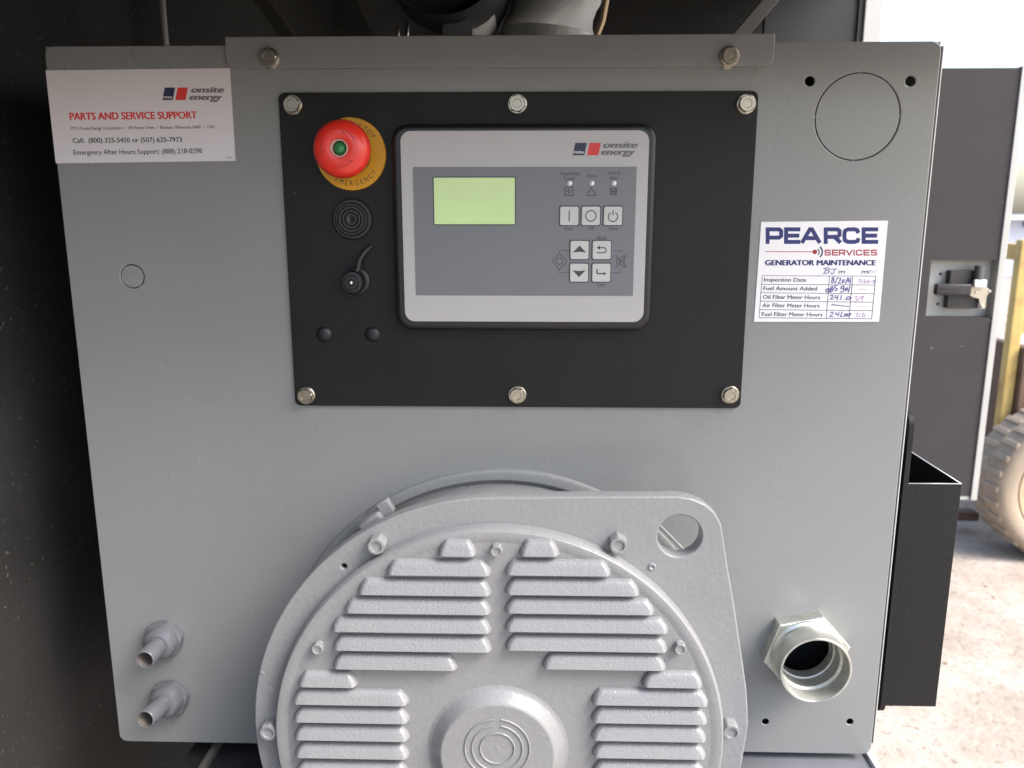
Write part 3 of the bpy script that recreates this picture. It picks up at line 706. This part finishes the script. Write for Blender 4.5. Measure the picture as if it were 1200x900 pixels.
# ------------------------------------------------------------------ copper pipe stubs through the box
def stub(nut, tip, label, d_tip):
    n3, t3 = at3(*nut, -.004), at3(*tip, -d_tip)
    b3 = at3(nut[0], nut[1], 0.0)
    t = thing('pipe_stub', label, 'pipe', b3, 'painted pipe stubs at the lower left')
    d = (t3-n3).normalized(); rot = Vector((0, -1, 0)).rotation_difference(d).to_matrix().to_4x4()
    def put(name, me, m, off=0.0):
        return link(name, (me.transform(Matrix.Translation(n3+d*off) @ rot) or me), m, t)
    hx_ = hexbolt(.0155, .009, 1.08, .15, .55, ang=.2)
    link('nut', shift(hx_, b3), M_pipe, t)
    put('collar', lathe([(.0, .016), (.0095, .016), (.0125, .0145), (.0135, .012), (.0135, .004), (0, .004)], 40), M_pipe)
    Lp = (t3-n3).length
    put('pipe', lathe([(.0078, .01), (.0078, Lp-.0006), (.0074, Lp), (.0067, Lp), (.0065, Lp-.0006)], 40), M_pipe)
    put('bore', lathe([(.0064, Lp-.0007), (.0063, .008), (0, .008)], 40), M_copper)
    return t
stub((194, 747), (169.5, 773.5), 'upper of two painted pipe stubs with hex nuts at the lower left', .042)
stub((201, 816), (170, 843.5), 'lower of two painted pipe stubs with hex nuts at the lower left', .046)

# ------------------------------------------------------------------ conduit sleeve lower right
cs = thing('conduit_connector', 'shiny galvanised conduit connector with hex nut at the lower right', 'connector', (ccx, 0, ccz))
def hexring(R, y0, y1, rin, ang, cx, cz, bev=.001):
    n = 60; bm = bmesh.new(); hr_ = lambda a: R*cos(pi/6)/cos(((a-ang) % (pi/3))-pi/6)
    A = [2*pi*i/n+ang for i in range(n)]
    o1 = [bm.verts.new((cx+hr_(a)*cos(a), y1, cz+hr_(a)*sin(a))) for a in A]
    o2 = [bm.verts.new((cx+hr_(a)*cos(a), y0+bev, cz+hr_(a)*sin(a))) for a in A]
    o3 = [bm.verts.new((cx+(hr_(a)-bev)*cos(a), y0, cz+(hr_(a)-bev)*sin(a))) for a in A]
    o4 = [bm.verts.new((cx+rin*cos(a), y0, cz+rin*sin(a))) for a in A]
    for p_, q_ in ((o1, o2), (o2, o3), (o3, o4)):
        for i in range(n): j = (i+1) % n; bm.faces.new((p_[i], p_[j], q_[j], q_[i]))
    bmesh.ops.recalc_face_normals(bm, faces=bm.faces)
    me = bpy.data.meshes.new('m'); bm.to_mesh(me); bm.free(); return me
nc = at(946, 768, -.014)
link('hex_nut', hexring(.0365, -.014, 0, .027, RAD(12), nc[0], nc[1]), M_galv, cs)
tc_ = at(956.5, 786.5, -.045); tr = rad_px(914.5, 999, 786, -.045)
T = []
n3 = Vector((nc[0], -.012, nc[1])); t3 = Vector((tc_[0], -.045, tc_[1]))
def skewlathe(prof, n=64):
    vs_, fs = [], []
    for r, s in prof:
        c_ = n3.lerp(t3, s)
        vs_ += [(c_.x+r*cos(2*pi*i/n), c_.y, c_.z+r*sin(2*pi*i/n)) for i in range(n)]
    for k in range(len(prof)-1):
        for i in range(n): j = (i+1) % n; fs.append((k*n+i, (k+1)*n+i, (k+1)*n+j, k*n+j))
    return mesh(vs_, fs)
link('sleeve', skewlathe([(tr*1.08, .0), (tr*1.08, .12), (tr*1.0, .16), (tr, .3), (tr, .985), (tr-.0004, 1.0), (tr-.0016, 1.0), (tr-.002, .985)]), M_galv, cs)
link('inner_bore', skewlathe([(tr-.0021, .985), (tr-.0021, .42), (tr-.0032, .38), (tr-.0042, .36), (tr-.0042, -.1), (tr-.0055, -.12), (tr-.0055, -.5)]), M_thread, cs)

# ------------------------------------------------------------------ document pocket on the right side of the box
dpk = thing('document_pocket', 'black textured open topped document pocket on the right side of the box', 'pocket', (XR+.01, .03, 1.2))
yf = .020
zt_, zb_ = at(1068, 485, yf)[1], at(1037, 838, yf)[1]
fx = (at(1064, 600, yf)[0]+at(1060, 600, yf)[0])/2
fxa = at(1063.5, 520, yf)[0]; fxb = at(1069.5, 520, yf)[0]
# back plate lies in a plane beside the box: polygon in (y,z)
pl = rrect(yf, yf+.24, zb_, zt_, .010, 6)
vs_ = [(fxa, y, z) for y, z in pl]+[(fxb, y, z) for y, z in pl]; n = len(pl)
fs = [tuple(range(n)), tuple(range(2*n-1, n-1, -1))]+[(i, n+i, n+(i+1) % n, (i+1) % n) for i in range(n)]
me = mesh(vs_, fs); bm = bmesh.new(); bm.from_mesh(me); bmesh.ops.recalc_face_normals(bm, faces=bm.faces); bm.to_mesh(me); bm.free()
link('mounting_plate', me, M_pocket, dpk)
yp = .032
ox = (at(1125, 568, yp)[0]+at(1099, 827, yp)[0])/2; oz1 = at(1095, 567, yp)[1]; oz0 = at(1080, 828, yp)[1]
link('front_wall', box(fxb, ox, yp, yp+.0015, oz0, oz1, .0005), M_pocket, dpk)
link('outer_wall', box(ox-.0015, ox, yp+.0015, yp+.22, oz0, oz1, .0005), M_pocket, dpk)
link('back_wall', box(fxb, ox-.0015, yp+.2185, yp+.22, oz0, oz1-.0005, .0003), M_pocket, dpk)
link('pocket_floor', box(fxb, ox-.0015, yp+.0015, yp+.2185, oz0, oz0+.0015), M_pocket, dpk)
M_edge = mat('lit_metal_edge', (.5, .5, .52), .3, metal=.5)  # pale colour stands in for light caught along the pocket rim
link('rim_edge', box(fxb, ox, yp-.0001, yp+.0012, oz1-.0002, oz1+.0004), M_edge, dpk)
link('rim_edge', box(ox-.0013, ox, yp+.0012, yp+.218, oz1-.0002, oz1+.0004), M_edge, dpk)

# ------------------------------------------------------------------ generator end (alternator)
ge = thing('generator_end', 'grey painted louvred generator end in front of the control box', 'generator', (0, -.04, 1.0))
YF, YC = -.078, -.090
gx = (at(849, 872, YC)[0]+at(322, 872, YC)[0])/2; RC = rad_px(322, 849, 872, YC)
ztop = at(585, 620, YC)[1]; gz = ztop-RC
RF = gx-at(297, 828, YF)[0]
# flange outline: big circle with one squared ear at the upper right
ear = [at(*p_, YF) for p_ in ((600, 583), (700, 582), (795, 582))]
cor = [at(*p_, YF) for p_ in ((812, 585), (826, 591), (838, 601), (845, 614), (848, 630))]
side = [at(*p_, YF) for p_ in ((853, 665), (860, 705), (865.5, 742), (869, 765), (872, 785), (875, 808), (876.5, 832))]
ztp = ear[0][1]
arc_ = [(gx+RF*cos(t), gz+(ztp-gz)*sin(t) if sin(t) > 0 else gz+RF*sin(t)) for t in [pi/2+.02+k*(1.5*pi-.1)/110 for k in range(111)]]
e1 = at(877, 850, YF)
outline = ear + cor + side + [e1] + list(reversed([p_ for p_ in arc_ if not (p_[0] > gx and p_[1] > gz-.02)]))
fcx, fcz = at(796.5, 628.5, YF); fr = rad_px(770.5, 822.5, 628, YF)
hl = [circ(fcx, fcz, fr, 48)]
for px, py, r in ((403, 664, 3.4),):
    c = at(px, py, YF); hl.append(circ(c[0], c[1], r*.0006, 16))
link('mounting_flange', plate([outline]+hl, YF, .014, .0014, 3), M_cast, ge)
link('threaded_hole', shift(lathe([(0, -.008), (.0017, -.008), (.0022, 0)], 20), (*([at(403, 664, YF)[0]]), YF+.001, at(403, 664, YF)[1])), mat('oily_thread', (.06, .055, .02), .4), ge)
# the bar seen through the flange hole
p, q = at3(776, 619, -.012), at3(803, 646, -.012)
link('inner_rib', tube([p+(p-q)*.6, p, q, q+(q-p)*.6], .0012, 10), M_cast, ge)
# stator frame behind the flange and the collar on the box
cyr = at(600, 568, -.004)[1]-gz
link('stator_frame', shift(lathe([(cyr-.004, .065), (cyr-.002, .064), (cyr-.004, .045), (cyr, .036), (cyr, .0002), (cyr-.01, .0002)], 128), (gx, 0, gz)), M_cast, ge)
cor_ = at(605, 551.5, -.006)[1]-gz
link('collar_ring', shift(lathe([(cyr+.003, .0), (cyr+.003, .0035), (cyr+.0045, .005), (cor_-.003, .0056), (cor_-.0008, .005), (cor_, .003), (cor_, 0)], 160), (gx, 0, gz)), M_panel, ge)
lp = at3(450, 597, -.030)
lb_ = link('lug', shift(box(-.010, .010, -.018, .018, -.006, .006, .002), (0, 0, 0)), M_cast, ge, loc=at3(441, 606, -.036)); lb_.rotation_euler = (0, -.62, 0)
lb_ = link('lug_screw', box(-.0055, .0055, -.004, .004, -.006, .006, .0015), M_cast, ge, loc=at3(452, 594, -.045)); lb_.rotation_euler = (0, -.5, 0)
# cover
link('end_cover', shift(lathe([(0, 0), (RC-.0105, 0), (RC-.0085, .0004), (RC-.005, .0010), (RC-.0022, .0006), (RC-.0006, -.0012), (RC, -.004), (RC, -.0118), (0, -.0118)], 160), (gx, YC, gz)), M_cast, ge)
cov_y = YC
# louvres
def louvre(xa, xb, zb, zt_, D=.0075):
    nu, nv = 26, 10; H = zt_-zb; e = .0046
    vs_, fs = [], []
    us = []
    L_ = xb-xa
    for i in range(nu+1):
        t = i/nu
        if i <= 8: s = e*(1-cos(pi/2*i/8))*1.0
        elif i >= nu-8: s = L_-e*(1-cos(pi/2*(nu-i)/8))
        else: s = e+(L_-2*e)*(i-8)/(nu-16)
        us.append(s)
    for j in range(nv+1):
        v = j/nv; vv = sin(v*pi/2)
        for s in us:
            d = min(s, L_-s); k = min(1, d/e); end = sqrt(max(0, 1-(1-k)**2))
            inset = .0062*vv**1.7                     # ends lean in toward the top
            x = xa+s; mid = (xa+xb)/2
            x = mid+(x-mid)*(1-2*inset/L_)
            prof = (1-.42*vv)*max(0, 1-vv**9)**.5
            vs_.append((x, cov_y-.0002-D*end*prof, zb+H*vv))
    w_ = nu+1
    for j in range(nv):
        for i in range(nu): a = j*w_+i; fs.append((a, a+1, a+w_+1, a+w_))
    # underside: lip then dark slot going in
    b0 = len(vs_)
    for s in us:
        d = min(s, L_-s); k = min(1, d/e); end = sqrt(max(0, 1-(1-k)**2))
        vs_.append((xa+s, cov_y-.0002-(D*end)*.86, zb-.0006))
    b1 = len(vs_)
    for s in us: vs_.append((xa+s, cov_y+.0004, zb+.0006))
    for i in range(nu):
        fs.append((i, b0+i, b0+i+1, i+1)); fs.append((b0+i, b1+i, b1+i+1, b0+i+1))
    me = mesh(vs_, fs); bm = bmesh.new(); bm.from_mesh(me)
    bmesh.ops.recalc_face_normals(bm, faces=bm.faces)
    # outward check
    bm.faces.ensure_lookup_table(); f = bm.faces[nu//2+2*nu]; f.normal_update()
    if f.normal.y > 0: bmesh.ops.reverse_faces(bm, faces=bm.faces)
    bm.to_mesh(me); bm.free(); return me
YL = YC-.0045
ROWS = [(512.5, 558.7, 631, 651.5), (452.5, 576, 654.7, 674), (419, 576, 677, 697), (403.5, 576, 699.5, 718.7), (388, 576, 721.5, 740.5), (390, 576.5, 743.5, 762.5), (390, 536, 764.5, 784),
        (349, 418.7, 785, 804.5), (342.7, 478.7, 806.2, 825.3), (343.5, 479.5, 827.7, 846.2), (344.5, 479.5, 848.3, 867), (345.3, 479.5, 869, 887.7), (346, 479, 890.5, 909),
        (608, 656, 631, 651.5), (591.5, 716.5, 654.7, 674), (591.5, 750, 677, 697), (591.5, 767.5, 699.5, 718.7), (591.5, 784, 721.5, 740.5), (592, 783, 743.5, 762.5), (635.5, 781, 764.5, 784),
        (752, 824, 785, 805), (693, 830.7, 806.2, 826), (693, 829.6, 827.7, 847), (693, 828.5, 848.3, 867.7), (694, 828, 869, 887.7), (694, 827, 890.5, 909)]
for xa, xb, yt, yb in ROWS:
    pm = (xa+xb)/2
    a = at(xa, yb, YL)[0]; b = at(xb, yb, YL)[0]; zb = at(pm, yb-.5, YL-.001)[1]; zt2 = at(pm, yt-.5, YC)[1]
    link('louvre', louvre(a, b, zb, zt2), M_louv, ge, ang=50)
# hub
hc0 = at(585.2, 877.5, YC); hr0 = rad_px(507, 663.5, 877, YC)
hr1 = rad_px(517.5, 650.7, 885, YC-.009)
link('hub', shift(lathe([(0, .009), (hr1*.985, .009), (hr1+.0006, .0086), (hr1+.0016, .0076), (hr0-.0012, .0016), (hr0, .0006), (hr0+.003, 0), (hr0+.003, -.002), (0, -.002)], 96), (gx, YC, hc0[1])), M_cast, ge)
hz_ = at(586, 877, YC-.009)[1]
r38 = rad_px(548, 624, 877, YC-.009); r24 = rad_px(566, 606, 877, YC-.009)
M_groove = M_cast
def arc_ridge(r, a0, a1, n=40, w=.0012, h=.0006):
    ps = [(gx+r*cos(a0+(a1-a0)*i/n), YC-.009-h*.3, hz_+r*sin(a0+(a1-a0)*i/n)) for i in range(n+1)]
    return tube(ps, w*.6, 8)
link('hub_mark', arc_ridge(r38, pi/2+.12, pi/2+.12+2*pi-.24), M_cast, ge)
link('hub_mark', arc_ridge(r38*.78, pi/2+.14, pi/2+.14+2*pi-.28), M_cast, ge)
link('hub_mark', arc_ridge(r24, 0, 2*pi), M_cast, ge)
link('hub_centre', shift(lathe([(0, .0004), (.0009, .0003), (.0012, -.0005)], 16), (gx, YC-.009, hz_)), M_cast, ge)
# fixings
B2 = hexbolt(.0062, .0105, 1.0, .05, .62, ang=.2, wash=False); fb = None
for px, py in ((441, 640), (725, 639), (314.5, 858), (857, 858)):
    p = at3(px, py, YF-.009); p.y = YF
    if fb is None: fb = link('flange_bolt', B2, M_cast, ge, loc=p)
    else: share('flange_bolt', fb, ge, p, (0, random.uniform(-.5, .5), 0))
B3 = hexbolt(.0040, .0062, 1.12, .2, .68, ang=.0); fb = None
for px, py in ((581.5, 646.5), (371.5, 761.5), (797.5, 761.5)):
    p = at3(px, py, YC-.006); p.y = YC
    if fb is None: fb = link('cover_screw', B3, M_cast, ge, loc=p)
    else: share('cover_screw', fb, ge, p, (0, random.uniform(-.5, .5), 0))
p = at3(764, 664, YF); link('plug', shift(lathe([(0, -.001), (.0012, .0006), (.0019, .0012), (.0028, .0008), (.0032, 0)], 20), p), M_cast, ge)
p = at3(307.5, 789, YF); link('dimple', shift(lathe([(0, .0004), (.0012, .0003), (.0018, 0)], 16), p), M_cast, ge)
link('rotor_casing', shift(lathe([(RF-.03, -.002), (RF-.03, -.06), (RF-.05, -.06)], 64), (gx, YF, gz)), M_cast, ge)

# ------------------------------------------------------------------ open door beyond the box
YD = .90
od = thing('enclosure_door', 'open foam lined enclosure door with a paddle latch beyond the box', 'door', (at(1150, 300, YD)[0], YD, 1.0))
dxf = (at(1195, 75, YD)[0]+at(1139, 577, YD)[0])/2; dx1 = dxf+.013
dx0 = dx1-.36
dz1 = at(1150, 77.5, YD)[1]; dz0 = at(1133, 586, YD)[1]
lr0, lr1 = (at(1090, 305, YD)[0]+at(1086, 373, YD)[0])/2, dxf-.0012
lz1, lz0 = at(1130, 305, YD)[1], at(1130, 372, YD)[1]
link('foam_panel', plate([[(dx0+.01, dz0+.008), (dxf, dz0+.008), (dxf, lz0), (lr0, lz0), (lr0, lz1), (dxf, lz1), (dxf, dz1-.003), (dx0+.01, dz1-.003)]], YD, .022, .0), M_foam2, od)
link('door_skin', box(dx0, dx1, YD+.0225, YD+.025, dz0, dz1, .0008), M_door, od)
link('edge_flange', box(dxf+.0008, dx1, YD-.003, YD+.0222, dz0, dz1, .0012), M_door, od)
link('bottom_flange', box(dx0, dxf+.0004, YD+.001, YD+.0222, dz0, dz0+.0075, .0008), M_door, od)
dl = thing('door_latch', 'black paddle latch with silver cam plate in the door recess', 'latch', at3(1130, 340, YD+.02))
q = lambda px, py: at(px, py, YD+.01)
def pbox(name, x0, x1, y0, y1, d0, d1, m, bev=.001):
    a, b = q(x0, y1), q(x1, y0)
    return link(name, box(a[0], b[0], YD+d0, YD+d1, a[1], b[1], bev), m, dl)
pbox('housing', 1108.5, 1150, 317, 361, .006, .0223, M_latch)
pbox('handle', 1091.5, 1134, 332, 345, -.008, .006, M_latch, .003)
pbox('handle_rib', 1096, 1118, 336, 337.5, -.0095, -.008, M_foam2, .0003)
pbox('handle_rib', 1096, 1118, 340, 341.5, -.0095, -.008, M_foam2, .0003)
a = q(1144, 318); link('lock_barrel', tube([(a[0], YD+.000, q(1144, 329)[1]), (a[0], YD-.0, q(1144, 311)[1])], .0085, 20), mat('barrel_grey', (.08, .085, .085), .4), dl)
pbox('striker', 1135.5, 1151, 327, 336, -.009, 0.0, M_wht, .002)
link('cam_plate', prism_y([q(*p_) for p_ in ((1124.5, 341), (1136, 335), (1150, 335), (1158, 340), (1152, 346), (1151, 361), (1145, 361), (1144, 349), (1137, 348))], YD-.0015, YD+.001, .0005), mat('cam_steel', (.5, .46, .38), .35, metal=.6), dl)
for px, py in ((1127, 341.5), (1140, 342), (1156, 341), (1147, 358)):
    c = q(px, py); link('rivet', shift(lathe([(0, .002), (.0018, .0015), (.0028, 0)], 16), (c[0], YD-.0015, c[1])), M_galv, dl)
for px, py in ((1106, 321.5), (1150.5, 322), (1102.5, 357)):
    c = q(px, py); link('screw', shift(lathe([(0, .0015), (.002, .0012), (.003, 0)], 16), (c[0], YD+.0222, c[1])), M_latch, dl)

# ------------------------------------------------------------------ yard: forklift and shed
YW = 2.76
fl = thing('forklift', 'weathered yellow forklift with dusty tyres standing on the sandy yard', 'forklift', (at(1220, 560, YW)[0], YW, 0))
wc = at(1222, 566, YW); WR = .335; wx = at(1169, 555, YW)[0]+WR; wz = WR
def wheel(cx, cy, cz, R, w_):
    prof = [(R*.70, -.02), (R*.71, .0), (R*.76, .015), (R*.88, .02), (R*.95, .012), (R*.975, 0), (R*.975, -w_), (R*.9, -w_-.01), (R*.7, -w_), (R*.70, -.02)]
    ty = lathe(prof, 72)
    lugs = []
    for k in range(30):
        a = 2*pi*k/30
        l = box(R*.93, R*1.0, -.004, w_*.48, -.014, .014, .004, 1); l.transform(Matrix.Rotation(-a, 4, 'Y')); lugs.append(l)
        l = box(R*.93, R*1.0, w_*.52, w_+.004, -.014, .014, .004, 1); l.transform(Matrix.Rotation(-a-pi/30, 4, 'Y')); lugs.append(l)
    wh = link('wheel', shift(join(ty, *lugs), (cx, cy, cz)), M_tyre, fl, ang=40)
    link('rim', shift(lathe([(0, -.10), (R*.2, -.10), (R*.22, -.06), (R*.3, -.06), (R*.42, -.09), (R*.62, -.05), (R*.66, .0), (R*.70, .004), (R*.705, -.03)], 48), (cx, cy, cz)), M_rim, wh)
wheel(wx, YW, wz, WR, .22)
wheel(wx+1.35, YW, wz*.85, WR*.85, .2)
mxa = at(1177, 450, YW+.28)[0]; mxb = at(1190, 450, YW+.28)[0]
mh = at(1190, 281, YW+.28)[1]
for dy in (.28, .80):
    link('mast_rail', box(mxa, mxb, YW+dy, YW+dy+.05, .18, mh, .006), M_yel, fl)
link('cross_beam', box(mxa+.002, mxb-.002, YW+.332, YW+.798, mh-.09, mh-.02, .005), M_yel, fl)
bx0 = at(1186, 450, YW+.24)[0]
link('front_frame', box(mxb+.004, mxb+.06, YW+.25, YW+.85, .30, at(1190, 408, YW+.25)[1], .006), M_rust, fl)
link('gusset', prism_y([(mxb+.001, .95), (mxb+.10, 1.08), (mxb+.10, 1.14), (mxb+.001, 1.05)], YW+.30, YW+.33), M_yel, fl)
link('fork', box(mxa-.9, mxa-.004, YW+.34, YW+.42, .06, .10, .006), M_rust, fl)
link('fork', box(mxa-.9, mxa-.004, YW+.66, YW+.74, .06, .10, .006), M_rust, fl)
link('chassis', box(mxb+.10, mxb+1.9, YW+.26, YW+.86, .28, .78, .04), M_yel, fl)
link('counterweight', box(mxb+1.5, mxb+2.05, YW+.22, YW+.9, .35, 1.02, .08), M_yel, fl)
link('seat', box(mxb+.95, mxb+1.35, YW+.35, YW+.75, .79, .92, .04), M_rubber, fl)
for x in (mxb+.42, mxb+1.45):
    for dy in (.30, .80): link('guard_post', box(x, x+.05, YW+dy, YW+dy+.05, .78, 1.95, .006), M_yel, fl)
link('guard_roof', box(mxb+.38, mxb+1.54, YW+.27, YW+.88, 1.95, 2.0, .01), M_yel, fl)
# shed far behind
YS = 19
sh = thing('yard_shed', 'pale blue shed with a ribbed wall behind the forklift', 'shed', (at(1190, 300, YS)[0], YS, 0))
sx0 = at(1160, 330, YS)[0]; sz1 = at(1190, 258, YS)[1]
link('wall', box(sx0, sx0+14, YS, YS+6, 0, sz1), M_shed, sh)
link('plinth', box(sx0-.02, sx0+14, YS-.06, YS-.002, 0.0, at(1190, 335, YS)[1]), M_shed2, sh)
zl = at(1190, 272, YS)[1]
for k in range(60):
    x = sx0+.6+k*.11
    if x < sx0+7: link('louvre_slat', box(x, x+.05, YS-.05, YS-.002, at(1190, 262.5, YS)[1]-.06, at(1190, 256.5, YS)[1]-.06), M_shed2, sh) if k % 1 == 0 and k < 40 else None
link('roof', box(sx0-.2, sx0+14.2, YS-.25, YS+6.2, sz1+.003, sz1+.12), M_shed, sh)
